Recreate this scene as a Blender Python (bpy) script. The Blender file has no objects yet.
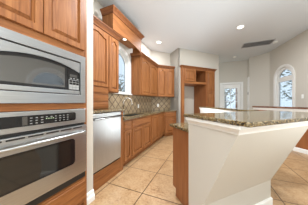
import bpy, bmesh, math, random
from mathutils import Vector, Matrix
random.seed(7)
SC = bpy.context.scene
COL = SC.collection
R2 = math.sqrt(0.5)

# ------------------------------------------------------------------ camera, sky, exposure
cam_d = bpy.data.cameras.new('camera')
cam_d.sensor_width = 36.0
cam_d.lens = 36.0 * 130.0 / 308.0
cam_d.clip_start = 0.03
cam = bpy.data.objects.new('camera', cam_d)
cam.location = (0, 0, 1.21)
cam.rotation_euler = (math.radians(90), 0, math.radians(22.6))
COL.objects.link(cam)
SC.camera = cam

SC.view_settings.view_transform = 'Standard'
SC.view_settings.look = 'None'
SC.view_settings.gamma = 1.0
SC.view_settings.use_curve_mapping = False
SC.view_settings.exposure = 1.0

WORLD = bpy.data.worlds.new('sky')
SC.world = WORLD
WORLD.use_nodes = True
bg = WORLD.node_tree.nodes['Background']
bg.inputs[0].default_value = (0.84, 0.94, 1.0, 1)
bg.inputs[1].default_value = 1.5

CEIL = 3.17
LAMP_W = 26.0

# added unseen fill spots, bounced off the ceiling: behind the camera, right of it and behind the island
for fx, fy, fz, fw in ((1.7, -2.2, 0.5, 300.0), (1.95, 0.9, 0.4, 160.0), (-0.1, 3.3, 0.3, 75.0)):
    fl_d = bpy.data.lights.new('added_ceiling_fill', 'SPOT')
    fl_d.energy = fw
    fl_d.spot_size = math.radians(165)
    fl_d.spot_blend = 1.0
    fl_d.shadow_soft_size = 0.3
    fl_d.color = (0.84, 0.94, 1.0)
    fl_o = bpy.data.objects.new('added_ceiling_fill', fl_d)
    fl_o.location = (fx, fy, fz)
    fl_o.rotation_euler = (math.radians(180), 0, 0)
    COL.objects.link(fl_o)


# ------------------------------------------------------------------ materials
def new_mat(name):
    m = bpy.data.materials.new(name)
    m.use_nodes = True
    nt = m.node_tree
    b = nt.nodes['Principled BSDF']
    return m, nt, b


def plain(name, col, rough=0.5, metal=0.0, spec=None, ior=None):
    m, nt, b = new_mat(name)
    b.inputs['Base Color'].default_value = (*col, 1)
    b.inputs['Roughness'].default_value = rough
    b.inputs['Metallic'].default_value = metal
    if spec is not None:
        b.inputs['Specular IOR Level'].default_value = spec
    if ior is not None:
        b.inputs['IOR'].default_value = ior
    return m


def coords(nt, scale, kind='Object'):
    tc = nt.nodes.new('ShaderNodeTexCoord')
    mp = nt.nodes.new('ShaderNodeMapping')
    mp.inputs['Scale'].default_value = scale
    nt.links.new(tc.outputs[kind], mp.inputs[0])
    return mp.outputs[0]


def noise(nt, vec, scale, detail=4, rough=0.6, dist=0.0):
    n = nt.nodes.new('ShaderNodeTexNoise')
    n.inputs['Scale'].default_value = scale
    n.inputs['Detail'].default_value = detail
    n.inputs['Roughness'].default_value = rough
    n.inputs['Distortion'].default_value = dist
    nt.links.new(vec, n.inputs['Vector'])
    return n.outputs[0]


def ramp(nt, fac, stops, interp='LINEAR'):
    r = nt.nodes.new('ShaderNodeValToRGB')
    r.color_ramp.interpolation = interp
    els = r.color_ramp.elements
    while len(els) < len(stops):
        els.new(0.5)
    for e, (p, c) in zip(els, stops):
        e.position = p
        e.color = (*c, 1)
    nt.links.new(fac, r.inputs[0])
    return r.outputs[0]


def math_node(nt, op, a, b=None):
    n = nt.nodes.new('ShaderNodeMath')
    n.operation = op
    for i, v in enumerate((a, b)):
        if v is None:
            continue
        if isinstance(v, (int, float)):
            n.inputs[i].default_value = v
        else:
            nt.links.new(v, n.inputs[i])
    return n.outputs[0]


def mix_col(nt, fac, a, b):
    n = nt.nodes.new('ShaderNodeMix')
    n.data_type = 'RGBA'
    for sock, v in ((n.inputs[0], fac), (n.inputs[6], a), (n.inputs[7], b)):
        if isinstance(v, tuple):
            sock.default_value = (*v, 1)
        elif isinstance(v, (int, float)):
            sock.default_value = v
        else:
            nt.links.new(v, sock)
    return n.outputs[2]


def bump(nt, b, h, strength=0.2, dist=0.01):
    n = nt.nodes.new('ShaderNodeBump')
    n.inputs['Strength'].default_value = strength
    n.inputs['Distance'].default_value = dist
    nt.links.new(h, n.inputs['Height'])
    nt.links.new(n.outputs[0], b.inputs['Normal'])


def oak(name, scale, dark, mid, light):
    m, nt, b = new_mat(name)
    v = coords(nt, scale)
    f = noise(nt, v, 1.0, 5, 0.62, 0.5)
    c = ramp(nt, f, [(0.30, dark), (0.5, mid), (0.70, light)])
    nt.links.new(c, b.inputs['Base Color'])
    b.inputs['Roughness'].default_value = 0.45
    b.inputs['Specular IOR Level'].default_value = 0.3
    bump(nt, b, f, 0.05, 0.004)
    return m


OD, OM, OL = (0.16, 0.052, 0.014), (0.26, 0.096, 0.028), (0.345, 0.142, 0.046)
OAK = oak('oak_vertical_grain', (38, 38, 2.2), OD, OM, OL)
OAKH = oak('oak_horizontal_grain', (2.2, 38, 38), OD, OM, OL)
OAKY = oak('oak_crown_grain', (20, 2.2, 38), (0.12, 0.038, 0.012), (0.20, 0.070, 0.023), (0.27, 0.105, 0.038))
OAKP = oak('oak_end_panel', (22, 22, 1.5), (0.24, 0.083, 0.028), (0.285, 0.105, 0.036), (0.33, 0.13, 0.048))

WALL = plain('greige_wall_paint', (0.57, 0.53, 0.462), 0.75)
CEILM = plain('white_ceiling_paint', (0.65, 0.67, 0.685), 0.9)
TRIM = plain('white_trim_paint', (0.78, 0.765, 0.73), 0.4)
WHITE = plain('white_plastic', (0.85, 0.84, 0.80), 0.35)
BLACK = plain('black_plastic', (0.012, 0.012, 0.012), 0.35)
BLACKG = plain('black_gloss_panel', (0.008, 0.008, 0.009), 0.08)
OVENG = plain('dark_oven_glass', (0.012, 0.012, 0.011), 0.06, ior=1.7)
MWG = plain('grey_microwave_glass', (0.03, 0.03, 0.028), 0.05, ior=2.2)
MARK = plain('pale_keypad_print', (0.22, 0.22, 0.21), 0.5)
GREENM = plain('pale_green_display_segments', (0.28, 0.36, 0.22), 0.5)
CHROME = plain('brushed_nickel', (0.62, 0.59, 0.54), 0.22, 1.0)
VENTM = plain('grey_vent_metal', (0.40, 0.40, 0.40), 0.5)
VENTD = plain('vent_duct_dark', (0.16, 0.16, 0.16), 0.8)
KEYM = plain('grey_keypad_plate', (0.22, 0.22, 0.21), 0.4)
KEYB = plain('silver_key', (0.34, 0.34, 0.33), 0.4)
SINKM = plain('sink_steel', (0.30, 0.29, 0.27), 0.3, 1.0)


def steel(name, scale, base=0.66):
    m, nt, b = new_mat(name)
    v = coords(nt, scale)
    f = noise(nt, v, 1.0, 3, 0.6)
    c = ramp(nt, f, [(0.3, (base * 0.88, base * 0.90, base * 0.91)), (0.7, (base * 1.03, base * 1.05, base * 1.06))])
    nt.links.new(c, b.inputs['Base Color'])
    b.inputs['Metallic'].default_value = 1.0
    b.inputs['Roughness'].default_value = 0.30
    return m


STEEL = steel('brushed_stainless_steel', (3, 3, 160), 0.50)
STEELD = steel('dishwasher_stainless_steel', (160, 3, 3), 0.50)


def granite(name, cols, tint=None):
    m, nt, b = new_mat(name)
    v = coords(nt, (1, 1, 1))
    vo = nt.nodes.new('ShaderNodeTexVoronoi')
    vo.inputs['Scale'].default_value = 105
    vo.inputs['Randomness'].default_value = 1
    nt.links.new(v, vo.inputs['Vector'])
    sep = nt.nodes.new('ShaderNodeSeparateColor')
    nt.links.new(vo.outputs['Color'], sep.inputs[0])
    big = noise(nt, v, 22, 3, 0.6)
    f = math_node(nt, 'ADD', math_node(nt, 'MULTIPLY', sep.outputs[0], 0.65), math_node(nt, 'MULTIPLY', big, 0.35))
    c = ramp(nt, f, cols)
    nt.links.new(c, b.inputs['Base Color'])
    b.inputs['Roughness'].default_value = 0.07
    b.inputs['IOR'].default_value = 1.6
    return m


GRANITE = granite('speckled_brown_granite', [(0.22, (0.02, 0.014, 0.008)), (0.38, (0.08, 0.052, 0.022)),
                                             (0.5, (0.15, 0.10, 0.042)), (0.62, (0.20, 0.14, 0.062)), (0.80, (0.29, 0.225, 0.125))])
GRANITEB = granite('red_brown_granite', [(0.2, (0.03, 0.015, 0.01)), (0.45, (0.16, 0.065, 0.035)),
                                         (0.65, (0.24, 0.11, 0.07)), (0.85, (0.36, 0.24, 0.18))])


def grid_mask(nt, a, b_, period_a, period_b, off_a, off_b, half):
    """1 on grout lines of a rectangular grid, 0 in the tiles"""
    out = []
    for v, p, o in ((a, period_a, off_a), (b_, period_b, off_b)):
        t = math_node(nt, 'FRACT', math_node(nt, 'DIVIDE', math_node(nt, 'SUBTRACT', v, o), p))
        d = math_node(nt, 'ABSOLUTE', math_node(nt, 'SUBTRACT', t, 0.5))
        out.append(math_node(nt, 'GREATER_THAN', d, 0.5 - half / p))
    return math_node(nt, 'MAXIMUM', out[0], out[1])


def tile_mat():
    m, nt, b = new_mat('tan_travertine_floor_tile')
    v = coords(nt, (1, 1, 1))
    sx = nt.nodes.new('ShaderNodeSeparateXYZ')
    nt.links.new(v, sx.inputs[0])
    g = grid_mask(nt, sx.outputs[0], sx.outputs[1], 0.55, 0.54, -0.81, 1.54, 0.0062)
    n1 = noise(nt, v, 5.5, 6, 0.72, 0.6)
    n2 = noise(nt, v, 34, 4, 0.7)
    f = math_node(nt, 'ADD', math_node(nt, 'MULTIPLY', n1, 0.45), math_node(nt, 'MULTIPLY', n2, 0.55))
    c = ramp(nt, f, [(0.36, (0.22, 0.12, 0.052)), (0.45, (0.36, 0.215, 0.105)), (0.53, (0.42, 0.27, 0.142)), (0.66, (0.48, 0.335, 0.195))])
    c2 = mix_col(nt, g, c, (0.085, 0.045, 0.02))
    nt.links.new(c2, b.inputs['Base Color'])
    b.inputs['Roughness'].default_value = 0.32
    return m


TILE = tile_mat()


def backsplash_mat(name, ax):
    m, nt, b = new_mat(name)
    v = coords(nt, (1, 1, 1))
    sx = nt.nodes.new('ShaderNodeSeparateXYZ')
    nt.links.new(v, sx.inputs[0])
    if ax == 'y':
        h = sx.outputs[1]
    else:
        h = math_node(nt, 'MULTIPLY', math_node(nt, 'ADD', sx.outputs[0], sx.outputs[1]), R2)
    z = sx.outputs[2]
    p = math_node(nt, 'ADD', h, z)
    q = math_node(nt, 'SUBTRACT', h, z)
    g = grid_mask(nt, p, q, 0.215, 0.215, 0.03, 0.06, 0.012)
    n1 = noise(nt, v, 9, 5, 0.7)
    c = ramp(nt, n1, [(0.3, (0.25, 0.17, 0.095)), (0.5, (0.36, 0.265, 0.16)), (0.7, (0.44, 0.35, 0.225))])
    c2 = mix_col(nt, g, c, (0.06, 0.03, 0.015))
    nt.links.new(c2, b.inputs['Base Color'])
    b.inputs['Roughness'].default_value = 0.5
    return m


SPLASH = backsplash_mat('tan_diamond_backsplash_tile', 'y')
SPLASHD = backsplash_mat('tan_diamond_backsplash_tile_corner', 'd')


def glass_mat():
    m = bpy.data.materials.new('window_glass')
    m.use_nodes = True
    nt = m.node_tree
    nt.nodes.clear()
    out = nt.nodes.new('ShaderNodeOutputMaterial')
    mx = nt.nodes.new('ShaderNodeMixShader')
    tr = nt.nodes.new('ShaderNodeBsdfTransparent')
    gl = nt.nodes.new('ShaderNodeBsdfGlossy')
    gl.inputs['Roughness'].default_value = 0.02
    mx.inputs[0].default_value = 0.06
    tr.inputs[0].default_value = (0.56, 0.59, 0.62, 1)
    nt.links.new(tr.outputs[0], mx.inputs[1])
    nt.links.new(gl.outputs[0], mx.inputs[2])
    nt.links.new(mx.outputs[0], out.inputs[0])
    return m


GLASS = glass_mat()


def emit_mat(name, col, s):
    m, nt, b = new_mat(name)
    b.inputs['Base Color'].default_value = (*col, 1)
    b.inputs['Emission Color'].default_value = (*col, 1)
    b.inputs['Emission Strength'].default_value = s
    return m


LAMP = emit_mat('lit_lamp_lens', (1.0, 0.95, 0.86), 2.5)
BARK = plain('tree_bark', (0.36, 0.30, 0.24), 0.9)
LEAF = plain('tree_leaves', (0.34, 0.36, 0.28), 0.8)
LAWN = plain('pale_patio_ground', (0.42, 0.40, 0.34), 0.9)
BRICK = plain('terracotta_post', (0.50, 0.24, 0.13), 0.8)


# ------------------------------------------------------------------ mesh helpers
class MB:
    def __init__(self):
        self.bm = bmesh.new()

    def box(self, x0, x1, y0, y1, z0, z1):
        v = [self.bm.verts.new(p) for p in ((x0, y0, z0), (x1, y0, z0), (x1, y1, z0), (x0, y1, z0),
                                            (x0, y0, z1), (x1, y0, z1), (x1, y1, z1), (x0, y1, z1))]
        for f in ((0, 3, 2, 1), (4, 5, 6, 7), (0, 1, 5, 4), (1, 2, 6, 5), (2, 3, 7, 6), (3, 0, 4, 7)):
            self.bm.faces.new([v[i] for i in f])
        return self

    def loops(self, rings, cap0=True, cap1=True, closed=True):
        vs = [[self.bm.verts.new(p) for p in r] for r in rings]
        n = len(rings[0])
        for a, b in zip(vs, vs[1:]):
            for i in range(n if closed else n - 1):
                j = (i + 1) % n
                self.bm.faces.new((a[i], a[j], b[j], b[i]))
        if cap0:
            self.bm.faces.new(vs[0][::-1])
        if cap1:
            self.bm.faces.new(vs[-1])
        return self

    def prism_xz(self, poly, y0, y1):
        return self.loops([[(x, y0, z) for x, z in poly], [(x, y1, z) for x, z in poly]])

    def prism_xy(self, poly, z0, z1):
        return self.loops([[(x, y, z0) for x, y in poly], [(x, y, z1) for x, y in poly]])

    def prism_yz(self, poly, x0, x1):
        return self.loops([[(x0, y, z) for y, z in poly], [(x1, y, z) for y, z in poly]])

    def tube(self, pts, r, seg=10, cap=True):
        pts = [Vector(p) for p in pts]
        rings = []
        up = Vector((0.13, 0.31, 0.94)).normalized()
        prev = None
        for i, p in enumerate(pts):
            t = (pts[min(i + 1, len(pts) - 1)] - pts[max(i - 1, 0)]).normalized()
            if prev is None:
                a = t.cross(up)
                if a.length < 0.05:
                    a = t.cross(Vector((1, 0, 0)))
            else:
                a = prev - t * prev.dot(t)
            a.normalize()
            prev = a
            b = t.cross(a)
            rr = r[i] if isinstance(r, (list, tuple)) else r
            rings.append([tuple(p + (a * math.cos(k * 2 * math.pi / seg) + b * math.sin(k * 2 * math.pi / seg)) * rr) for k in range(seg)])
        return self.loops(rings, cap, cap)

    def cyl(self, c, axis, r, h, seg=24):
        c = Vector(c)
        return self.tube([c, c + Vector(axis) * h], r, seg)

    def ring_z(self, c, r0, r1, z0, z1, seg=32):
        prof = [(r0, z0), (r1, z0), (r1, z1), (r0, z1), (r0, z0)]
        rings = []
        for r, z in prof:
            rings.append([(c[0] + r * math.cos(k * 2 * math.pi / seg), c[1] + r * math.sin(k * 2 * math.pi / seg), z) for k in range(seg)])
        return self.loops(rings, False, False)

    def sweep(self, prof, path):
        """prof: (out, z) closed polygon; path: xy polyline, outward = right of travel"""
        P = [Vector((p[0], p[1])) for p in path]
        nrm = []
        for a, b in zip(P, P[1:]):
            d = (b - a).normalized()
            nrm.append(Vector((d.y, -d.x)))
        rings = []
        for i, p in enumerate(P):
            if i == 0:
                m = nrm[0]
            elif i == len(P) - 1:
                m = nrm[-1]
            else:
                m = nrm[i - 1] + nrm[i]
                m = m / (1 + nrm[i - 1].dot(nrm[i]))
            rings.append([(p.x + m.x * o, p.y + m.y * o, z) for o, z in prof])
        return self.loops(rings)

    def build(self, name, mat, parent=None, bevel=0.0, smooth=False):
        bmesh.ops.recalc_face_normals(self.bm, faces=self.bm.faces)
        me = bpy.data.meshes.new(name)
        self.bm.to_mesh(me)
        self.bm.free()
        me.materials.append(mat)
        if smooth:
            for p in me.polygons:
                p.use_smooth = True
        o = bpy.data.objects.new(name, me)
        COL.objects.link(o)
        if parent is not None:
            o.parent = parent
        if bevel:
            b = o.modifiers.new('bevel', 'BEVEL')
            b.width = bevel
            b.segments = 2
            b.limit_method = 'ANGLE'
        return o


def empty(name, x, y, z, d=(1, 0)):
    o = bpy.data.objects.new(name, None)
    o.empty_display_size = 0.1
    o.location = (x, y, z)
    o.rotation_euler = (0, 0, math.atan2(d[1], d[0]))
    COL.objects.link(o)
    return o


def tag(o, label, cat, group=None, kind=None):
    o['label'] = label
    o['category'] = cat
    if group:
        o['group'] = group
    if kind:
        o['kind'] = kind
    return o


def struct(o, label, cat):
    return tag(o, label, cat, kind='structure')


def B(x0, x1, y0, y1, z0, z1):
    return MB().box(x0, x1, y0, y1, z0, z1)


def wall_seg(name, a, b, z0, z1, mat, label, thick=0.1):
    """a wall from a to b whose room side is on the right of travel"""
    a, b = Vector(a), Vector(b)
    d = (b - a).normalized()
    n = Vector((-d.y, d.x)) * thick
    o = MB().prism_xy([tuple(a), tuple(b), tuple(b + n), tuple(a + n)], z0, z1).build(name, mat)
    return struct(o, label, 'wall')


def arch_outline(x0, x1, z0, zs, za, n=14):
    """rect from z0 to spring zs, elliptical top up to za; counterclockwise from bottom left"""
    pts = [(x0, z0), (x1, z0)]
    cx, w = (x0 + x1) / 2, (x1 - x0) / 2
    for k in range(n + 1):
        t = math.pi * k / n
        pts.append((cx + w * math.cos(t), zs + (za - zs) * math.sin(t)))
    return pts


def cathedral(x0, x1, z0, zs, za, n=12):
    pts = [(x0, z0), (x1, z0)]
    for k in range(n + 1):
        t = k / n
        x = x1 + (x0 - x1) * t
        s = 0.5 - 0.5 * math.cos(2 * math.pi * t)
        pts.append((x, zs + (za - zs) * s))
    return pts


def door(parent, x0, x1, z0, z1, arch=False, name='door', y=0.0, fw=0.055, mat=OAK, lift=0.0):
    """a framed raised panel door: frame mesh with its panel as a sub-part; front towards -y"""
    w, h = x1 - x0, z1 - z0
    fw = min(fw, w * 0.27, h * 0.30)
    if arch:
        inner = cathedral(x0 + fw, x1 - fw, z0 + fw, z1 - fw * 1.9, z1 - fw * 0.9)
    else:
        inner = cathedral(x0 + fw, x1 - fw, z0 + fw, z1 - fw, z1 - fw)
    n = len(inner) - 2
    top = [(x1 + (x0 - x1) * k / (n - 1), z1) for k in range(n)]
    outer = [(x0, z0), (x1, z0)] + top
    e = 0.004
    cx, cz = (x0 + x1) / 2, (z0 + z1) / 2

    def sc(p, d):
        return (cx + (p[0] - cx) * (1 - 2 * d / w), cz + (p[1] - cz) * (1 - 2 * d / h))
    rings = [[(a, y, b) for a, b in outer], [(a, y - 0.015, b) for a, b in outer],
             [(*(lambda q: (q[0], y - 0.021, q[1]))(sc(p, e)),) for p in outer],
             [(a, y - 0.021, b) for a, b in inner], [(a, y - 0.003, b) for a, b in inner]]
    fr = MB().loops(rings, False, False).build(name, mat, parent)
    iw, ih = w - 2 * fw, max(b for a, b in inner) - (z0 + fw)
    ic = z0 + fw + ih / 2

    def si(p, d):
        return (cx + (p[0] - cx) * (1 - 2 * d / iw), ic + (p[1] - ic) * (1 - 2 * d / ih))
    s = min(0.035, iw * 0.22, ih * 0.22)
    r = [[(a, y - 0.003, b) for a, b in inner]]
    for dd, yy in ((0.012 * s / 0.035, -0.003), (s * 0.95, -0.017), (s, -0.019)):
        r.append([(q[0], y + yy, q[1]) for q in (si(p, dd) for p in inner)])
    MB().loops(r, False, True).build('panel', mat, fr)
    return fr


def drawer_front(parent, x0, x1, z0, z1, name='drawer', y=0.0, mat=OAKH):
    w, h = x1 - x0, z1 - z0
    cx, cz = (x0 + x1) / 2, (z0 + z1) / 2

    def rect(d, yy):
        return [(x0 + d, y + yy, z0 + d), (x1 - d, y + yy, z0 + d), (x1 - d, y + yy, z1 - d), (x0 + d, y + yy, z1 - d)]
    i = min(0.022, h * 0.2)
    return MB().loops([rect(0, 0), rect(0, -0.013), rect(0.006, -0.016), rect(i, -0.016), rect(i + 0.004, -0.021)]).build(name, mat, parent)


CROWN = [(-0.012, 0.0), (0.012, 0.0), (0.016, 0.02), (0.034, 0.05), (0.052, 0.068), (0.058, 0.072), (0.060, 0.092), (-0.012, 0.092)]


def crown_prof(z0, h=0.092, out=1.0):
    return [(o * out, z0 + z * h / 0.092) for o, z in CROWN]


# ------------------------------------------------------------------ room shell
D45 = (R2, R2)
WX = -1.97                       # left wall plane


def on45(k, s):
    """point where X-Y=k and X+Y=s"""
    return ((s + k) / 2, (s - k) / 2)


fl = B(-2.2, 5.5, -3.5, 7.6, -0.08, 0.0).build('floor', TILE)
struct(fl, 'tan stone tile floor with thin dark grout lines', 'floor')
ce = B(-2.2, 5.5, -3.5, 7.6, CEIL, CEIL + 0.1).build('ceiling', CEILM)
struct(ce, 'plain white ceiling of the kitchen', 'ceiling')

# left wall with the arched kitchen window hole
WY0, WY1, WZ0, WZS, WZA = 2.24, 2.99, 1.44, 2.16, 2.50
KW = 6.45
cy = WX + KW                     # Y of the corner with the 45 degree wall
hole = arch_outline(WY0, WY1, WZ0, WZS, WZA, 16)
bmw = MB()
for (a, b_, c, d) in ((-3.5, WY0, 0, CEIL), (WY1, cy + 0.05, 0, CEIL), (WY0, WY1, 0, WZ0)):
    bmw.box(WX - 0.14, WX, a, b_, c, d)
arc = hole[2:]
bmw.prism_yz([(WY1, CEIL), (WY0, CEIL)] + arc[::-1], WX - 0.14, WX)
struct(bmw.build('wall_left', WALL), 'greige left wall around the arched kitchen window', 'wall')
RS = 3.654                       # X+Y of the return wall face
W2K = 5.62
a45 = (WX, cy)
b45 = on45(-KW, RS)
c45 = on45(-W2K, RS)
wall_seg('wall_corner', a45, b45, 0, CEIL, WALL, 'greige diagonal corner wall behind the corner cabinets')
# return wall + pantry wall left strip as one block
PK, PS0, PL = 5.50, None, 1.56
p0 = Vector((-0.856, 4.644))
dv = Vector(D45)
nv = Vector((R2, -R2))           # towards the room
q0 = p0 - nv * ((W2K - PK) * R2) # pantry left end projected to the wall plane
wall_seg('wall_return', b45, c45, 0, CEIL, WALL, 'short greige wall returning towards the fridge alcove', 0.06)


def loc45(s, dep):
    """point s metres along pantry face from its left end, dep metres behind the face"""
    p = p0 + dv * s - nv * dep
    return (p.x, p.y)


w2 = (W2K - PK) * R2
e0 = Vector(c45)
sL = (e0 - q0).dot(dv)
eR = Vector((0.412, 6.03))
sR = (eR - q0).dot(dv)
mb = MB()
mb.prism_xy([loc45(sL, w2), loc45(-0.005, w2), loc45(-0.005, w2 + 0.72), loc45(sL, w2 + 0.72)], 0, CEIL)
mb.prism_xy([loc45(-0.005, w2), loc45(PL + 0.005, w2), loc45(PL + 0.005, w2 + 0.72), loc45(-0.005, w2 + 0.72)], 2.535, CEIL)
mb.prism_xy([loc45(PL + 0.005, w2), loc45(sR, w2), loc45(sR, w2 + 0.72), loc45(PL + 0.005, w2 + 0.72)], 0, CEIL)
struct(mb.build('wall_pantry', WALL), 'greige angled wall around the fridge alcove and pantry', 'wall')
mb = MB().prism_xy([loc45(-0.005, 0.72), loc45(PL + 0.005, 0.72), loc45(PL + 0.005, 0.80), loc45(-0.005, 0.80)], 0, 2.535)
struct(mb.build('wall_alcove', WALL), 'greige back wall of the empty fridge alcove', 'wall')

# back wall with the glazed door, right nook walls
BY = 7.2
DX0, DX1, DZ = 0.63, 1.42, 2.09
mb = MB().box(-0.9, DX0, BY, BY + 0.12, 0, CEIL).box(DX1, 1.75, BY, BY + 0.12, 0, CEIL).box(DX0, DX1, BY, BY + 0.12, DZ, CEIL)
struct(mb.build('wall_back', WALL), 'greige back wall with the white glazed door', 'wall')
A4, B4, C5 = Vector((1.683, 6.897)), Vector((2.2, 6.38)), Vector((3.4, -1.0))
C5 = B4 + (Vector((2.46, 4.78)) - B4) * 6.0
mb = MB().prism_xy([tuple(A4), tuple(B4), tuple(B4 + Vector((0.35, 0.35))), (1.683, BY)], 0, CEIL)
struct(mb.build('wall_nook', WALL), 'greige angled wall between the back door and the arched window', 'wall')
d5 = (C5 - B4).normalized()
n5 = Vector((-d5.y, d5.x))       # away from the room
L5 = (C5 - B4).length
SW0, SW1, SZ0, SZS, SZA = 0.33, 1.14, 0.75, 2.05, 2.40   # right window along the wall


def frame5(name):
    return empty(name, B4.x, B4.y, 0, (d5.x, d5.y))


hole5 = arch_outline(SW0, SW1, SZ0, SZS, SZA, 16)
# local frame of the right wall: x along, y away from the room
w5 = MB()
w5.box(0, SW0, 0, 0.14, 0, CEIL).box(SW0, SW1, 0, 0.14, 0, SZ0)
w5.prism_xz([(SW1, CEIL), (SW0, CEIL)] + hole5[2:][::-1], 0, 0.14)
TW0, TW1, TZ0, TZS, TZA = 2.9, 4.1, 0.75, 1.85, 2.40
hole6 = arch_outline(TW0, TW1, TZ0, TZS, TZA, 16)
w5.prism_xz([(TW1, CEIL), (TW0, CEIL)] + hole6[2:][::-1], 0, 0.14)
for a, b_, c, d in ((SW1, TW0, 0, CEIL), (TW0, TW1, 0, TZ0), (TW1, L5, 0, CEIL)):
    w5.box(a, b_, 0, 0.14, c, d)
o5 = w5.build('wall_right', WALL)
o5.location = (B4.x, B4.y, 0)
o5.rotation_euler = (0, 0, math.atan2(d5.y, d5.x))
struct(o5, 'greige right wall with the white arched window', 'wall')
mb = MB().box(WX - 0.0, -1.86, -3.5, 0.195, 0, CEIL)
struct(mb.build('wall_near', WALL), 'greige wall left of the oven cabinet', 'wall')
# wall stub between ovens and dishwasher
mb = MB().box(WX, -1.335, 1.085, 1.215, 0, CEIL)
struct(mb.build('wall_stub', WALL), 'narrow white wall end between the oven cabinet and dishwasher', 'wall')
BASEP = [(0.0, 0.0), (0.030, 0.0), (0.030, 0.06), (0.018, 0.085), (0.014, 0.115), (0.0, 0.125)]
mb = MB().sweep(BASEP, [(-1.335, 1.09), (-1.335, 1.215)])
struct(mb.build('baseboard_stub', TRIM), 'white baseboard block at the foot of the narrow wall end', 'baseboard')
mb = MB().sweep([(0, 0), (0.015, 0), (0.015, 0.09), (0, 0.1)], [tuple(A4), tuple(B4), tuple(B4 + d5 * 3.0)])
struct(mb.build('baseboard_right', TRIM), 'white baseboard along the nook and right walls', 'baseboard')

# backsplash
bs = MB().box(WX, WX + 0.008, 1.86, 2.155, 0.925, 1.40).box(WX, WX + 0.008, 2.155, 3.085, 0.925, 1.415).box(WX, WX + 0.008, 3.085, cy - 0.004, 0.925, 1.418)
struct(bs.build('trim_1', SPLASH), 'tan diamond tile backsplash on the left wall', 'backsplash')
o1, o2 = Vector(a45), Vector(b45)
bs = MB().prism_xy([tuple(o1 + nv * 0.0), tuple(o2), tuple(o2 + nv * 0.008), tuple(o1 + nv * 0.008 + dv * 0.004)], 0.925, 1.418)
struct(bs.build('trim_2', SPLASHD), 'tan diamond tile backsplash on the diagonal corner wall', 'backsplash')


# ------------------------------------------------------------------ windows and the back door
def ring_from(outline_o, outline_i, y0, y1):
    r = [[(x, y0, z) for x, z in outline_o], [(x, y0, z) for x, z in outline_i],
         [(x, y1, z) for x, z in outline_i], [(x, y1, z) for x, z in outline_o], [(x, y0, z) for x, z in outline_o]]
    return MB().loops(r, False, False)


# kitchen window: local frame on the left wall, x=+Y, y=-X (outwards), origin at wall face
kw = empty('window_1', WX, 0, 0, (0, 1))
struct(kw, 'arched white window over the sink, blue sky outside', 'window')
oo = arch_outline(WY0 - 0.07, WY1 + 0.07, WZ0 - 0.02, WZS, WZA + 0.07, 16)
ii = arch_outline(WY0, WY1, WZ0, WZS, WZA, 16)
ring_from(oo, ii, -0.018, 0.0).build('casing', TRIM, kw)
i2 = arch_outline(WY0 + 0.012, WY1 - 0.012, WZ0 + 0.012, WZS, WZA - 0.012, 16)
ring_from(ii, i2, -0.01, 0.14).build('jamb', TRIM, kw)
i3 = arch_outline(WY0 + 0.05, WY1 - 0.05, WZ0 + 0.05, WZS, WZA - 0.05, 16)
ring_from(i2, i3, 0.08, 0.12).build('sash', TRIM, kw)
B((WY0 + WY1) / 2 - 0.012, (WY0 + WY1) / 2 + 0.012, 0.085, 0.115, WZ0 + 0.05, WZA - 0.05).build('muntin', TRIM, kw)
MB().prism_xz(i3, 0.098, 0.102).build('pane', GLASS, kw)
B(WY0 - 0.08, WY1 + 0.08, -0.045, 0.06, WZ0 - 0.028, WZ0 + 0.004).build('sill', TRIM, kw, 0.004)


def nook_window(name, label, SW0, SW1, SZ0, SZS, SZA, tr0, tr1):
    rw = frame5(name)
    struct(rw, label, 'window')
    oo = arch_outline(SW0 - 0.07, SW1 + 0.07, SZ0 - 0.02, SZS, SZA + 0.07, 16)
    ii = arch_outline(SW0, SW1, SZ0, SZS, SZA, 16)
    ring_from(oo, ii, -0.02, 0.0).build('casing', TRIM, rw)
    i2 = arch_outline(SW0 + 0.012, SW1 - 0.012, SZ0 + 0.012, SZS, SZA - 0.012, 16)
    ring_from(ii, i2, -0.01, 0.14).build('jamb', TRIM, rw)
    i3 = arch_outline(SW0 + 0.11, SW1 - 0.11, SZ0 + 0.1, SZS, SZA - 0.10, 16)
    ring_from(i2, i3, 0.04, 0.09).build('sash', TRIM, rw)
    B(SW0 + 0.06, SW1 - 0.06, 0.035, 0.095, tr0, tr1).build('transom_bar', TRIM, rw)
    MB().prism_xz(i3, 0.062, 0.066).build('pane', GLASS, rw)


nook_window('window_2', 'white arched window with transom light in the right wall', SW0, SW1, SZ0, SZS, SZA, 1.92, 2.07)
nook_window('window_3', 'white arched window in the right wall, seen reflected in the microwave', TW0, TW1, TZ0, TZS, TZA, 1.78, 1.88)

dr = empty('door_1', DX0, BY, 0, (1, 0))
struct(dr, 'white glazed back door seen beyond the pantry', 'door')
W = DX1 - DX0
mb = MB().box(-0.085, 0, -0.02, 0.0, 0, DZ + 0.085).box(W, W + 0.085, -0.02, 0.0, 0, DZ + 0.085).box(0, W, -0.02, 0, DZ, DZ + 0.085)
mb.build('casing', TRIM, dr, 0.004)
mb = MB().box(0.006, 0.11, 0.02, 0.065, 0.01, DZ - 0.006).box(W - 0.13, W - 0.006, 0.02, 0.065, 0.01, DZ - 0.006)
mb.box(0.11, W - 0.13, 0.02, 0.065, DZ - 0.2, DZ - 0.006).box(0.11, W - 0.13, 0.02, 0.065, 0.01, 0.3)
mb.build('door_leaf', TRIM, dr)
B(0.11, W - 0.13, 0.04, 0.045, 0.3, DZ - 0.2).build('pane', GLASS, dr)
mb = MB()
for k in range(1, 5):
    mb.box(0.11, W - 0.13, 0.036, 0.049, 0.3 + k * 0.318 - 0.008, 0.3 + k * 0.318 + 0.008)
mb.box(0.36, 0.376, 0.036, 0.049, 0.3, DZ - 0.2)
mb.build('muntin_grid', TRIM, dr)
MB().cyl((0.06, 0.02, 1.0), (0, -1, 0), 0.025, 0.05, 16).build('knob', CHROME, dr)
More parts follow.
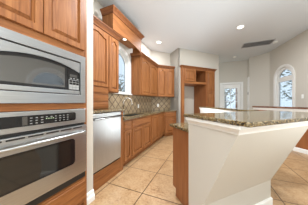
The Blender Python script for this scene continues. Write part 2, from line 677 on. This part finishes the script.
tr3 = B(1.661, 1.682, 6.91, BY - 0.001, 0, 2.35)
struct(tr3.build('trim_3', TRIM), 'tall white trim board on the wall edge right of the back door', 'trim')
mb = MB().box(0.38, 0.545, BY - 0.02, BY, 0, 0.1)
struct(mb.build('baseboard_back', TRIM), 'white baseboard left of the back door', 'baseboard')

# outside
gp = B(-14, 16, -8, 18, -0.3, -0.12).build('ground', LAWN)
struct(gp, 'pale ground outside the windows', 'ground')


def tree(x, y, h, r, label, seed):
    rng = random.Random(seed)
    t = tag(empty('garden_tree', x, y, -0.12), label, 'tree', 'trees outside the windows')
    MB().tube([(0, 0, 0), (0.04, 0.02, h * 0.4), (-0.03, 0, h * 0.7)], [0.11, 0.085, 0.06], 10).build('trunk', BARK, t, smooth=True)
    br = MB()
    for k in range(9):
        an = k * 2.4 + rng.random()
        z0 = h * (0.3 + 0.4 * rng.random())
        l = r * (0.6 + 0.5 * rng.random())
        br.tube([(0, 0, z0), (l * 0.5 * math.cos(an), l * 0.5 * math.sin(an), z0 + l * 0.4), (l * math.cos(an + 0.3), l * math.sin(an + 0.3), z0 + l * 0.8)], [0.05, 0.03, 0.012], 6)
    br.build('branches', BARK, t)
    lf = MB()
    for k in range(420):
        an, u, q = rng.random() * 6.283, rng.random() * 2 - 1, (rng.random()) ** 0.4
        s = math.sqrt(1 - u * u)
        c = Vector((r * q * s * math.cos(an), r * q * s * math.sin(an), h * 0.68 + r * 0.85 * q * u))
        m = Matrix.Rotation(rng.random() * 6.28, 3, 'Z') @ Matrix.Rotation(rng.random() * 3.14, 3, 'X')
        w = 0.05 + 0.06 * rng.random()
        pts = [c + m @ Vector(p) for p in ((-w, 0, 0), (0, -w * 0.5, 0.01), (w * 1.3, 0, 0), (0, w * 0.5, 0.01))]
        lf.bm.faces.new([lf.bm.verts.new(p) for p in pts])
    lf.build('foliage', LEAF, t)


tree(-6.8, 9.0, 4.0, 1.4, 'leafy tree outside the arched sink window', 3)
tree(1.2, 11.4, 3.2, 1.2, 'small tree seen through the glazed back door', 5)
tree(5.0, 10.2, 3.6, 1.4, 'tree seen through the right arched window', 8)
tree(7.6, 7.4, 4.2, 1.4, 'taller tree seen at the right side of the arched window', 11)
pc = tag(empty('porch_post', 1.72, 9.4, -0.12), 'terracotta porch post outside the back door', 'post')
B(-0.13, 0.13, -0.13, 0.13, 0, 2.9).build('shaft', BRICK, pc, 0.01)
B(-0.17, 0.17, -0.17, 0.17, 2.9, 3.0).build('capital', TRIM, pc, 0.01)


# ------------------------------------------------------------------ ceiling fittings
def downlight(x, y, z, label, r=0.085, w=LAMP_W):
    t = tag(empty('downlight', x, y, z), label, 'ceiling light', 'recessed downlights')
    MB().ring_z((0, 0), r * 0.8, r, -0.008, 0.0).build('trim_ring', WHITE, t)
    MB().cyl((0, 0, -0.0065), (0, 0, 1), r * 0.8, 0.006, 24).build('lens', LAMP, t)
    l = bpy.data.lights.new('downlight_lamp', 'AREA')
    l.shape = 'DISK'
    l.size = r * 1.5
    l.energy = w
    l.color = (0.92, 0.96, 1.0)
    lo = bpy.data.objects.new('downlight_lamp', l)
    COL.objects.link(lo)
    lo.parent = t
    lo.location = (0, 0, -0.012)
    return t


downlight(-1.474, 3.956, CEIL, 'lit recessed ceiling light over the corner cabinets', w=13.0)
downlight(0.773, 3.972, CEIL, 'lit recessed ceiling light left of the ceiling vent')
downlight(-0.75, 1.95, CEIL, 'added fill downlight above the aisle by the dishwasher, out of frame', w=32.0)  # unseen lamp added to brighten the aisle and base cabinets
downlight(0.9, 0.3, CEIL, 'added fill downlight right of the camera, out of frame')  # added out of view to light the near area
downlight(-0.3, -0.6, CEIL, 'added fill downlight behind the camera, out of frame')  # another added, unseen fill lamp for the near area

vt = tag(empty('ceiling_vent', 1.09, 5.11, CEIL), 'long grey slatted return air vent in the ceiling', 'vent')
VL, VW = 0.83, 0.42
mb = MB().box(0, VL, 0, 0.025, -0.012, 0).box(0, VL, VW - 0.025, VW, -0.012, 0).box(0, 0.025, 0.025, VW - 0.025, -0.012, 0).box(VL - 0.025, VL, 0.025, VW - 0.025, -0.012, 0)
mb.build('frame', VENTM, vt)
B(0.025, VL - 0.025, 0.025, VW - 0.025, -0.002, 0.0).build('backing', VENTD, vt)
for k in range(15):
    y0 = 0.028 + k * 0.0245
    MB().loops([[(0.025, y0, -0.011), (0.025, y0 + 0.016, -0.004), (0.025, y0 + 0.018, -0.005), (0.025, y0 + 0.002, -0.0125)],
                [(VL - 0.025, y0, -0.011), (VL - 0.025, y0 + 0.016, -0.004), (VL - 0.025, y0 + 0.018, -0.005), (VL - 0.025, y0 + 0.002, -0.0125)]]).build('slat', VENTM, vt)


def detector(x, y, label):
    t = tag(empty('smoke_detector', x, y, CEIL), label, 'smoke detector')
    MB().tube([(0, 0, 0), (0, 0, -0.012), (0, 0, -0.03), (0, 0, -0.036)], [0.065, 0.065, 0.055, 0.03], 24).build('housing', WHITE, t)
    MB().cyl((0.03, 0, -0.036), (0, 0, 1), 0.006, 0.006, 10).build('indicator', VENTM, t)


detector(1.046, 6.462, 'small round white smoke detector in front of the back door')
detector(2.0, 5.38, 'round white ceiling detector beside the vent near the right wall')


# ------------------------------------------------------------------ oven tower
OX = -1.28
oc = tag(empty('oven_cabinet', OX, 0.215, 0, (0, 1)), 'tall oak cabinet housing the microwave and wall oven', 'cabinet')
OW = 0.862
DEP = 0.58
mb = MB().box(0, 0.02, 0.02, DEP, 0, 2.62).box(OW - 0.02, OW, 0.02, DEP, 0, 2.62).box(0.02, OW - 0.02, DEP - 0.015, DEP, 0.1, 2.62)
mb.box(0.02, OW - 0.02, 0.02, DEP - 0.015, 2.60, 2.62).box(0.02, OW - 0.02, 0.02, DEP - 0.015, 1.715, 1.735)
mb.box(0.02, OW - 0.02, 0.02, DEP - 0.015, 1.165, 1.19).box(0.02, OW - 0.02, 0.02, DEP - 0.015, 0.36, 0.38).box(0.02, OW - 0.02, 0.05, 0.07, 0.0, 0.1)
mb.build('carcass', OAK, oc)
B(0, 0.036, 0, 0.02, 0.0, 2.62).build('stile', OAK, oc, 0.002)
B(OW - 0.036, OW, 0, 0.02, 0.0, 2.62).build('stile', OAK, oc, 0.002)
for z0, z1 in ((2.57, 2.62), (1.712, 1.79), (1.146, 1.203), (0.36, 0.386), (0.10, 0.15)):
    B(0.036, OW - 0.036, 0, 0.02, z0, z1).build('rail', OAKH, oc, 0.002)
door(oc, 0.012, 0.4275, 1.782, 2.59)
door(oc, 0.4325, OW - 0.044, 1.782, 2.59)
drawer_front(oc, 0.020, OW - 0.020, 0.14, 0.372)

# microwave, local frame of the same plane
mw = tag(empty('microwave', OX, 0.251, 1.205, (0, 1)), 'built-in stainless microwave with arched dark window, above the oven', 'microwave')
MWW, MWH = 0.79, 0.505


def rrect(x0, x1, z0, z1, r, n=5):
    pts = []
    for cx, cz, a0 in ((x1 - r, z0 + r, -90), (x1 - r, z1 - r, 0), (x0 + r, z1 - r, 90), (x0 + r, z0 + r, 180)):
        for k in range(n + 1):
            a = math.radians(a0 + 90 * k / n)
            pts.append((cx + r * math.cos(a), cz + r * math.sin(a)))
    return pts


fo = [(0, 0), (MWW, 0), (MWW, MWH), (0, MWH)]
fi = [(0.058, 0.085), (MWW - 0.058, 0.085), (MWW - 0.058, MWH - 0.072), (0.058, MWH - 0.072)]
ring_from(fo, fi, -0.022, -0.001).build('trim_frame', STEEL, mw, 0.003)
B(0.05, MWW - 0.05, 0.0, 0.42, 0.02, MWH - 0.02).build('body', BLACK, mw)
# stainless crescent above the arched black glass
X0, X1 = 0.066, MWW - 0.066
ZT = MWH - 0.082
zc = lambda t: 0.316 + 0.069 * (1 - (2 * t - 1) ** 2)
top = [(X0 + (X1 - X0) * t / 16, zc(t / 16)) for t in range(17)]
MB().prism_xz(top + [(X1, ZT), (X0, ZT)], -0.016, -0.001).build('door_top_band', STEEL, mw)
MB().prism_xz([(X0, 0.13), (X1 - 0.125, 0.13)] + [(x, z - 0.002) for x, z in top[::-1] if x < X1 - 0.12] , -0.010, -0.001).build('door', BLACKG, mw)
zc2 = lambda t: 0.292 + 0.062 * (1 - (2 * t - 1) ** 2)
xs = [X0 + 0.012 + (X1 - 0.165 - X0) * t / 12 for t in range(13)]
MB().prism_xz([(xs[0], 0.15), (xs[-1], 0.15)] + [(x, zc2((x - X0) / (X1 - X0))) for x in xs[::-1]], -0.012, -0.010).build('window_glass', MWG, mw)
kp = MB().prism_xz([(X1 - 0.122, 0.13), (X1, 0.13)] + [(x, z - 0.002) for x, z in top[::-1] if x > X1 - 0.125], -0.012, -0.001).build('control_panel', BLACKG, mw)
B(X1 - 0.116, X1 - 0.006, -0.014, -0.012, 0.135, 0.235).build('keypad_plate', KEYM, kp)
B(X1 - 0.105, X1 - 0.03, -0.014, -0.012, 0.262, 0.288).build('display', MWG, kp)
for i in range(3):
    for j in range(4):
        bx, bz = X1 - 0.110 + i * 0.035, 0.139 + j * 0.024
        B(bx, bx + 0.029, -0.0155, -0.014, bz, bz + 0.018).build('button', KEYB if j < 2 else BLACKG, kp)
for i in range(3):
    bx = X1 - 0.105 + i * 0.035
    B(bx, bx + 0.022, -0.0135, -0.012, 0.243, 0.252).build('key_legend', MARK, kp)
B(X0, X1, -0.018, -0.001, 0.092, 0.127).build('lower_band', STEEL, mw, 0.002)

# wall oven
ov = tag(empty('wall_oven', OX, 0.251, 0.39, (0, 1)), 'stainless wall oven with dark window and bar handle, under the microwave', 'oven')
OVH = 0.753
B(0.05, MWW - 0.05, 0.0, 0.5, 0.01, OVH - 0.01).build('body', BLACK, ov)
cp = B(0.0, MWW, -0.024, -0.001, 0.604, OVH).build('control_panel', STEEL, ov, 0.004)
MB().prism_xz(rrect(0.10, 0.672, 0.642, 0.722, 0.02), -0.027, -0.024).build('display_glass', BLACKG, cp)
rng = random.Random(4)
for i in range(9):
    for j in range(3):
        if i in (3, 4) and j < 2:
            continue
        bx, bz = 0.30 + i * 0.035, 0.655 + j * 0.021
        B(bx, bx + 0.013 + 0.006 * rng.random(), -0.0278, -0.027, bz, bz + 0.007).build('key_legend', MARK, cp)
for k in range(4):
    B(0.405 + k * 0.017, 0.416 + k * 0.017, -0.0278, -0.027, 0.682, 0.690).build('clock_digit', GREENM, cp)
B(0.255, 0.285, -0.0278, -0.027, 0.650, 0.716).build('cancel_key', MWG, cp)
B(0.004, MWW - 0.004, -0.008, -0.001, 0.580, 0.602).build('vent_gap', BLACK, ov)
od = B(0.0, MWW, -0.038, -0.001, 0.068, 0.578).build('door', STEEL, ov, 0.006)
MB().prism_xz(rrect(0.105, 0.655, 0.205, 0.462, 0.035, 6), -0.0395, -0.038).build('window_border', BLACKG, od)
MB().prism_xz(rrect(0.125, 0.605, 0.222, 0.446, 0.022, 6), -0.041, -0.0395).build('window_glass', OVENG, od)
for k in range(6):
    x0 = 0.05 + k * 0.117
    MB().prism_xz(rrect(x0, x0 + 0.10, 0.556, 0.568, 0.003, 2), -0.039, -0.038).build('vent_slot', BLACK, od)
hd = MB()
pts = [(0.035, -0.038, 0.512), (0.040, -0.065, 0.512), (0.06, -0.082, 0.512)]
pts += [(0.06 + 0.67 * t / 10, -0.082 - 0.012 * math.sin(math.pi * t / 10), 0.512) for t in range(1, 10)]
pts += [(0.73, -0.082, 0.512), (0.75, -0.065, 0.512), (0.755, -0.038, 0.512)]
hd.tube(pts, 0.0125, 12).build('handle', STEEL, od, smooth=True)
B(0.0, MWW, -0.020, -0.001, 0.004, 0.062).build('bottom_vent', BLACK, ov, 0.003)

# ------------------------------------------------------------------ raised dishwasher section
BX = -1.42
dc = tag(empty('dishwasher_cabinet', BX, 1.218, 0, (0, 1)), 'oak base raising the dishwasher above the floor', 'cabinet')
mb = MB().box(0, 0.022, 0.02, 0.54, 0, 1.063).box(0.645, 0.738, 0.02, 0.54, 0, 1.063).box(0.022, 0.645, 0.04, 0.54, 0.0, 0.25)
mb.build('carcass', OAK, dc)
B(0, 0.022, 0.0, 0.02, 0.0, 1.063).build('stile', OAK, dc, 0.002)
B(0.642, 0.738, 0.0, 0.02, 0.0, 1.063).build('stile', OAK, dc, 0.002)
B(0.022, 0.642, 0.0, 0.04, 0.0, 0.235).build('kick_panel', OAKH, dc, 0.002)
dw = tag(empty('dishwasher', BX, 1.243, 0.2505, (0, 1)), 'stainless dishwasher raised on an oak plinth beside the ovens', 'dishwasher')
B(0.01, 0.602, 0.01, 0.52, 0.0, 0.808).build('tub', BLACK, dw)
dd = B(0.002, 0.611, -0.028, 0.005, 0.022, 0.722).build('door', STEELD, dw, 0.005)
B(0.002, 0.611, -0.010, 0.008, -0.0, 0.019).build('lower_strip', BLACK, dw)
B(0.002, 0.611, -0.010, 0.008, 0.724, 0.742).build('handle_recess', BLACK, dw)
B(0.002, 0.611, -0.030, 0.008, 0.744, 0.806).build('control_strip', STEEL, dw, 0.006)
hb = MB().tube([(0.03, -0.046, 0.73), (0.30, -0.050, 0.734), (0.585, -0.046, 0.73)], 0.008, 10).build('handle', STEEL, dw, smooth=True)
for x in (0.012, 0.585):
    B(x, x + 0.02, -0.052, -0.010, 0.718, 0.745).build('handle_bracket', BLACK, dw, 0.002)

rc = B(WX, -1.375, 1.218, 1.968, 1.064, 1.10).build('raised_countertop', GRANITE, None, 0.008)
tag(rc, 'raised speckled granite worktop over the dishwasher', 'countertop')

# cabinet of three drawers standing on the raised worktop, upper cabinets
UX = -1.68


def upper_carcass(t, L, z0, z1, dep=0.288):
    mb = MB().box(0, L, 0.0, dep, z0, z1)
    return mb.build('carcass', OAK, t, 0.002)


dt = tag(empty('drawer_cabinet', UX, 1.218, 1.1005, (0, 1)), 'small oak cabinet of three drawers standing on the raised worktop', 'cabinet')
upper_carcass(dt, 0.647, 0.0, 0.368)
for k in range(3):
    drawer_front(dt, 0.012, 0.637, 0.008 + k * 0.121, 0.122 + k * 0.121)
u1 = tag(empty('wall_cabinet', UX, 1.218, 0, (0, 1)), 'tall oak wall cabinet with arched panel above the three drawers', 'cabinet', 'oak wall cabinets')
upper_carcass(u1, 0.647, 1.469, 2.46)
door(u1, 0.10, 0.637, 1.48, 2.43, arch=True)
u2 = tag(empty('wall_cabinet', UX, 1.866, 0, (0, 1)), 'narrow oak wall cabinet left of the arched window', 'cabinet', 'oak wall cabinets')
upper_carcass(u2, 0.288, 1.40, 2.46)
door(u2, 0.010, 0.278, 1.415, 2.43, arch=True)
cr = MB().sweep(crown_prof(2.461), [(UX, 1.22), (UX, 2.154), (WX + 0.008, 2.154)]).build('crown_moulding', OAKY)
tag(cr, 'oak crown moulding along the wall cabinets left of the window', 'moulding')

# valance over the window
va = tag(empty('window_valance', -1.61, 1.91, 2.554, (0, 1)), 'deep oak valance box with crown, spanning above the sink window', 'valance')
VLN = 1.105
vb = []
for k in range(17):
    t = k / 16
    vb.append((0.03 + (VLN - 0.06) * t, -0.06 + 0.075 * math.sin(math.pi * t) ** 0.7))
front = [(0.0, 0.0), (0.0, 0.32), (VLN, 0.32), (VLN, -0.085), (VLN - 0.03, -0.085)] + [(x, z if x > 0.33 else 0.0) for x, z in vb[::-1]]
MB().prism_xz(front, 0.0, 0.022).build('front_board', OAKH, va)
B(0.0, 0.02, 0.022, 0.255, 0.0, 0.32).build('side_board', OAK, va)
B(VLN - 0.02, VLN, 0.022, 0.255, -0.085, 0.32).build('side_board', OAK, va)
B(0.02, VLN - 0.02, 0.022, 0.255, 0.09, 0.105).build('soffit_board', OAKH, va)
B(0.30, VLN - 0.02, 0.255, 0.352, 0.11, 0.30).build('wall_cleat', OAKH, va)
MB().sweep(crown_prof(0.30, 0.10), [(0, 0.255), (0, 0.0), (VLN, 0.0), (VLN, 0.255)]).build('crown', OAKY, va)
t = downlight(-1.735, 2.46, 2.554 + 0.0895, 'small lit recessed light under the window valance', 0.05, 0.4)

# right wall cabinets
K45U = 6.0
yc = UX + K45U
u3 = tag(empty('wall_cabinet', UX, 3.085, 0, (0, 1)), 'oak double wall cabinet right of the arched window', 'cabinet', 'oak wall cabinets')
L3 = yc - 3.085
MB().prism_xy([(0, 0), (L3, 0), (L3 + 0.115, 0.288), (0, 0.288)], 1.42, 2.46).build('carcass', OAK, u3, 0.002)
door(u3, 0.055, 0.60, 1.435, 2.44, arch=True)
door(u3, 0.61, L3 - 0.02, 1.435, 2.44, arch=True)
pe = Vector(on45(-K45U, RS - 0.006))
ps = Vector((UX, yc))
L4 = (pe - ps).length
u4 = tag(empty('wall_cabinet', ps.x, ps.y, 0, D45), 'oak double wall cabinet across the diagonal corner', 'cabinet', 'oak wall cabinets')
MB().prism_xy([(0.0, 0), (L4, 0), (L4, 0.30), (0.0 - 0.12, 0.30)], 1.42, 2.46).build('carcass', OAK, u4, 0.002)
door(u4, 0.02, L4 / 2 - 0.004, 1.435, 2.44, arch=True)
door(u4, L4 / 2 + 0.004, L4 - 0.02, 1.435, 2.44, arch=True)
cr = MB().sweep(crown_prof(2.461), [(WX + 0.004, 3.085), (UX, 3.085), (UX, yc), tuple(pe)]).build('crown_moulding', OAKY)
tag(cr, 'oak crown moulding along the wall cabinets right of the window and corner', 'moulding')

# ------------------------------------------------------------------ base cabinets
BT = 0.884


def base_carcass(t, L, dep=0.54):
    mb = MB().box(0, L, 0.0, dep, 0.10, BT)
    mb.build('carcass', OAK, t, 0.002)
    return B(0, L, 0.06, dep, 0.0, 0.0995).build('toe_kick', OAKH, t)


b1 = tag(empty('base_cabinet', BX, 1.958, 0, (0, 1)), 'narrow oak base cabinet with one drawer beside the dishwasher', 'cabinet', 'oak base cabinets')
base_carcass(b1, 0.262)
drawer_front(b1, 0.025, 0.245, 0.70, 0.845)
door(b1, 0.025, 0.245, 0.125, 0.675)
b2 = tag(empty('base_cabinet', BX, 2.222, 0, (0, 1)), 'oak sink base cabinet with two doors and a wide false drawer front', 'cabinet', 'oak base cabinets')
mb = MB().box(0, 0.956, 0.0, 0.02, 0.10, BT).box(0, 0.018, 0.02, 0.54, 0.10, BT).box(0.938, 0.956, 0.02, 0.54, 0.10, BT)
mb.box(0.018, 0.938, 0.02, 0.54, 0.10, 0.12).box(0.018, 0.938, 0.525, 0.54, 0.12, BT)
mb.build('carcass', OAK, b2, 0.002)
B(0, 0.956, 0.06, 0.54, 0.0, 0.0995).build('toe_kick', OAKH, b2)
drawer_front(b2, 0.03, 0.93, 0.70, 0.845, 'false_front')
door(b2, 0.03, 0.465, 0.125, 0.675)
door(b2, 0.485, 0.93, 0.125, 0.675)
b3 = tag(empty('base_cabinet', BX, 3.180, 0, (0, 1)), 'oak base cabinet with full height doors right of the sink base', 'cabinet', 'oak base cabinets')
K45B = 5.80
ycb = BX + K45B
L3b = ycb - 3.180
MB().prism_xy([(0, 0), (L3b, 0), (L3b + 0.10, 0.25), (L3b + 0.1, 0.54), (0, 0.54)], 0.10, BT).build('carcass', OAK, b3, 0.002)
MB().prism_xy([(0, 0.06), (L3b, 0.06), (L3b + 0.1, 0.25), (L3b + 0.1, 0.54), (0, 0.54)], 0.0, 0.0995).build('toe_kick', OAKH, b3)
door(b3, 0.03, 0.50, 0.125, 0.845)
door(b3, 0.515, L3b - 0.03, 0.125, 0.845)
pbs = Vector((BX, ycb))
pbe = Vector(on45(-K45B, RS - 0.006))
L4b = (pbe - pbs).length
b4 = tag(empty('base_cabinet', pbs.x, pbs.y, 0, D45), 'oak corner base cabinet with drawer over door, facing diagonally', 'cabinet', 'oak base cabinets')
MB().prism_xy([(0.0, 0), (L4b, 0), (L4b, 0.44), (-0.09, 0.44), (-0.09, 0.26), (-0.06, 0.15)], 0.10, BT).build('carcass', OAK, b4, 0.002)
MB().prism_xy([(0.03, 0.06), (L4b, 0.06), (L4b, 0.44), (-0.09, 0.44), (-0.09, 0.26)], 0.0, 0.0995).build('toe_kick', OAKH, b4)
drawer_front(b4, 0.03, L4b - 0.03, 0.70, 0.845)
door(b4, 0.03, L4b - 0.03, 0.125, 0.675)

# worktop with the sink cut out of it
CX1 = -1.385
ko = K45B - 0.05
g1 = on45(-ko, RS - 0.004)
yk = CX1 + ko
wl = on45(-KW + 0.012, RS - 0.004)
SX0, SX1, SY0, SY1 = -1.84, -1.50, 2.30, 3.05
wxs = WX + 0.0085
wt = MB()
CZ0, CZ1 = 0.885, 0.922
wt.box(wxs, CX1, 1.959, SY0, CZ0, CZ1).box(wxs, SX0, SY0, SY1, CZ0, CZ1).box(SX1, CX1, SY0, SY1, CZ0, CZ1)
wt.prism_xy([(wxs, SY1), (CX1, SY1), (CX1, yk), g1, wl, (wxs, wxs + KW - 0.012)], CZ0, CZ1)
wto = wt.build('countertop', GRANITE)
tag(wto, 'L-shaped speckled granite worktop around the sink and corner', 'countertop')
sk = tag(empty('kitchen_sink', (SX0 + SX1) / 2, (SY0 + SY1) / 2, 0.70), 'undermount steel sink set in the granite worktop under the window', 'sink')
hw, hl = (SX1 - SX0) / 2 - 0.002, (SY1 - SY0) / 2 - 0.002
mb = MB().box(-hw, hw, -hl, hl, 0.0, 0.006)
mb.box(-hw, -hw + 0.006, -hl, hl, 0.006, 0.205).box(hw - 0.006, hw, -hl, hl, 0.006, 0.205)
mb.box(-hw + 0.006, hw - 0.006, -hl, -hl + 0.006, 0.006, 0.205).box(-hw + 0.006, hw - 0.006, hl - 0.006, hl, 0.006, 0.205)
mb.build('basin', SINKM, sk)
MB().cyl((0, 0, 0.006), (0, 0, 1), 0.045, 0.004, 20).build('drain', CHROME, sk)
fa = tag(empty('faucet', -1.89, 2.62, CZ1), 'brushed nickel gooseneck faucet behind the sink', 'faucet')
MB().cyl((0, 0, 0), (0, 0, 1), 0.028, 0.05, 18).build('base', CHROME, fa)
pts = [(0, 0, 0.05), (0, 0, 0.30)] + [(0.085 - 0.085 * math.cos(a), 0.05 - 0.05 * math.cos(a), 0.30 + 0.10 * math.sin(a)) for a in [math.pi * k / 10 for k in range(1, 11)]] + [(0.17, 0.10, 0.22)]
MB().tube(pts, 0.0125, 10).build('spout', CHROME, fa, smooth=True)
MB().tube([(0.0, -0.02, 0.04), (0.03, -0.075, 0.075), (0.04, -0.10, 0.10)], [0.011, 0.009, 0.007], 10).build('handle', CHROME, fa)


# outlets and switches
def plate(name, x, y, z, d, label, cat, slots=True, off=0.009, mat=WHITE):
    t = tag(empty(name, x, y, z, d), label, cat, 'wall plates')
    B(-0.036, 0.036, -0.006, 0.0, -0.058, 0.058).build('plate', mat, t, 0.003)
    if slots:
        for s in (-0.02, 0.02):
            B(-0.014, 0.014, -0.008, -0.006, s - 0.014, s + 0.014).build('socket', mat, t, 0.002)
    else:
        B(-0.012, 0.012, -0.009, -0.006, -0.022, 0.022).build('rocker', mat, t, 0.002)
    return t


plate('wall_outlet', WX + 0.0085, 3.47, 1.10, (0, 1), 'white outlet on the backsplash just right of the faucet', 'outlet')
po = Vector(a45).lerp(Vector(b45), 0.33) + nv * 0.0085
plate('wall_outlet', po.x, po.y, 1.10, D45, 'white outlet on the diagonal corner backsplash', 'outlet')
p5 = B4 + d5 * 1.46
plate('light_switch', p5.x, p5.y, 1.38, (d5.x, d5.y), 'white light switch right of the arched window', 'light switch', False)
plate('light_switch', 1.661, 7.03, 1.62, (0, -1), 'small dark switch on the wall edge right of the back door', 'light switch', False, mat=BLACK)

# ------------------------------------------------------------------ fridge alcove and pantry
fe = tag(empty('fridge_surround', p0.x, p0.y, 0, D45), 'oak cabinet over the empty fridge alcove with one door and open cubby', 'cabinet')
PD = 0.70
mb = MB().box(0.0, 0.02, 0.02, PD, 0.0, 2.45).box(0, 0.10, 0.0, 0.02, 0.0, 2.45)
mb.build('side_panel', OAK, fe)
mb = MB().box(0.02, 1.103, 0.02, PD, 1.905, 1.925).box(0.02, 1.103, 0.02, PD, 2.43, 2.45).box(0.02, 1.103, PD - 0.015, PD, 1.925, 2.43)
mb.box(0.60, 0.618, 0.02, PD - 0.015, 1.925, 2.43)
mb.build('carcass', OAKP, fe)
mb = MB().box(0.10, 1.103, 0.0, 0.02, 1.905, 1.985).box(0.10, 1.103, 0.0, 0.02, 2.42, 2.45).box(0.597, 0.622, 0.0, 0.02, 1.985, 2.42).box(1.085, 1.103, 0.0, 0.02, 1.985, 2.42)
mb.build('face_frame', OAKH, fe)
door(fe, 0.10, 0.597, 1.99, 2.42)
pn = tag(empty('pantry_cabinet', p0.x + dv.x * 1.104, p0.y + dv.y * 1.104, 0, D45), 'tall oak pantry cabinet right of the empty fridge alcove', 'cabinet')
PW = PL - 1.104
B(0, PW, 0.0, PD, 0.10, 2.45).build('carcass', OAKP, pn, 0.002)
B(0, PW, 0.06, PD, 0.0, 0.0995).build('toe_kick', OAKH, pn)
door(pn, 0.03, PW - 0.03, 1.66, 2.42)
door(pn, 0.03, PW - 0.03, 0.13, 1.64)
lc = lambda s, d: loc45(s, d)
cr = MB().sweep(crown_prof(2.451, 0.08), [lc(0, 0.08), lc(0, 0), lc(PL, 0), lc(PL, 0.08)]).build('crown_moulding', OAKY)
tag(cr, 'oak crown moulding above the fridge alcove and pantry', 'moulding')

# ------------------------------------------------------------------ island with raised bar (local x towards the seating side, y away)
DI = (R2, -R2)


def isl(name, label, cat):
    return tag(empty(name, 0, 0, 0, DI), label, cat)


ic = isl('island_cabinet', 'oak island base cabinet with plain end panel beside the bar wall', 'cabinet')
IY0, IY1 = 0.903, 1.85
prof = [(-1.52, 0.10), (-1.447, 0.10), (-1.447, 0.0), (-1.092, 0.0), (-1.092, BT), (-1.52, BT)]
MB().prism_xz(prof, IY0, IY0 + 0.02).build('end_panel', OAKP, ic)
B(-1.50, -1.092, IY0 + 0.0205, IY1, 0.10, BT).build('carcass', OAK, ic)
B(-1.447, -1.092, IY0 + 0.0205, IY1, 0.0, 0.0995).build('toe_kick', OAKH, ic)
# doors on the kitchen side: own frame through a rotated mesh
for a, b_ in ((0.03, 0.45), (0.47, 0.89)):
    f = door(ic, -b_, -a, 0.13, 0.86)
    f.rotation_euler = (0, 0, math.radians(-90))
    f.location = (-1.50, IY0 + 0.02, 0)
il = MB().prism_xy([(-1.565, 0.872), (-1.093, 0.872), (-1.093, 1.86), (-1.565, 1.86)], 0.885, 0.922).build('island_countertop', GRANITE, None, 0.008)
il.rotation_euler = (0, 0, math.radians(-45))
tag(il, 'lower speckled granite worktop on the island, left of the raised bar', 'countertop')

pw = isl('bar_wall', 'greige bar wall with flared underside carrying the raised granite bar', 'half wall')
PY0, PY1 = 0.83, 1.85
flare = [(-1.09, 0.0), (-0.89, 0.0), (-0.89, 0.30), (-0.575, 1.0), (-0.575, 1.0645), (-1.09, 1.0645)]
MB().prism_xz(flare, PY0, PY1).build('wall_body', WALL, pw)
MP = [(0, 0.998), (0.008, 0.998), (0.012, 1.012), (0.03, 1.036), (0.036, 1.04), (0.036, 1.0645), (0, 1.0645)]
MB().sweep(MP, [(-1.09, PY0), (-0.575, PY0), (-0.575, PY1)]).build('moulding', TRIM, pw)
MB().sweep([(0, 0), (0.014, 0), (0.014, 0.085), (0.006, 0.10), (0, 0.10)], [(-1.09, PY0), (-0.89, PY0), (-0.89, PY1), (-1.09, PY1)]).build('baseboard', TRIM, pw)
bt = MB().prism_xy([(-1.118, 0.785), (-0.495, 0.785), (-0.482, 0.79), (-0.475, 0.805), (-0.475, 2.25), (-1.118, 2.25)], 1.065, 1.095).build('bar_top', GRANITE, None, 0.007)
bt.rotation_euler = (0, 0, math.radians(-45))
tag(bt, 'glossy speckled granite top of the raised bar in the foreground', 'countertop')


# far half walls with caps, each in its own frame: x along, y behind
def half_wall(a, b, th, mat_body, mat_cap, name, label, cap_label, h=1.065, ct=0.032, base=True, mould=True):
    a, b = Vector(a), Vector(b)
    d = (b - a).normalized()
    L = (b - a).length
    t = tag(empty(name, a.x, a.y, 0, (d.x, d.y)), label, 'half wall')
    B(0, L, 0, th, 0, h - 0.0005).build('wall_body', mat_body, t)
    if base:
        MB().sweep([(0, 0), (0.014, 0), (0.014, 0.085), (0.006, 0.10), (0, 0.10)], [(0, 0), (L, 0)]).build('baseboard', TRIM, t)
    if mould:
        MB().sweep([(0, h - 0.07), (0.006, h - 0.07), (0.022, h - 0.02), (0.022, h - 0.0005), (0, h - 0.0005)], [(0, th), (0, 0), (L, 0)]).build('moulding', TRIM, t)
    c = B(-0.035, L + 0.01, -0.035, th + 0.03, h, h + ct).build('cap', mat_cap, t, 0.006)
    c['label'] = cap_label
    return t


half_wall((-0.22, 4.13), (0.57, 2.32), 0.10, TRIM, GRANITE, 'bar_half_wall',
          'white half wall beyond the bar in front of the pantry', 'thin grey granite cap on the white half wall by the pantry')
half_wall((1.39, 5.20), (2.45, 3.77), 0.12, OAKP, GRANITEB, 'nook_half_wall',
          'oak panelled half wall in front of the arched window', 'red-brown granite cap on the half wall before the arched window', 1.05, 0.047)
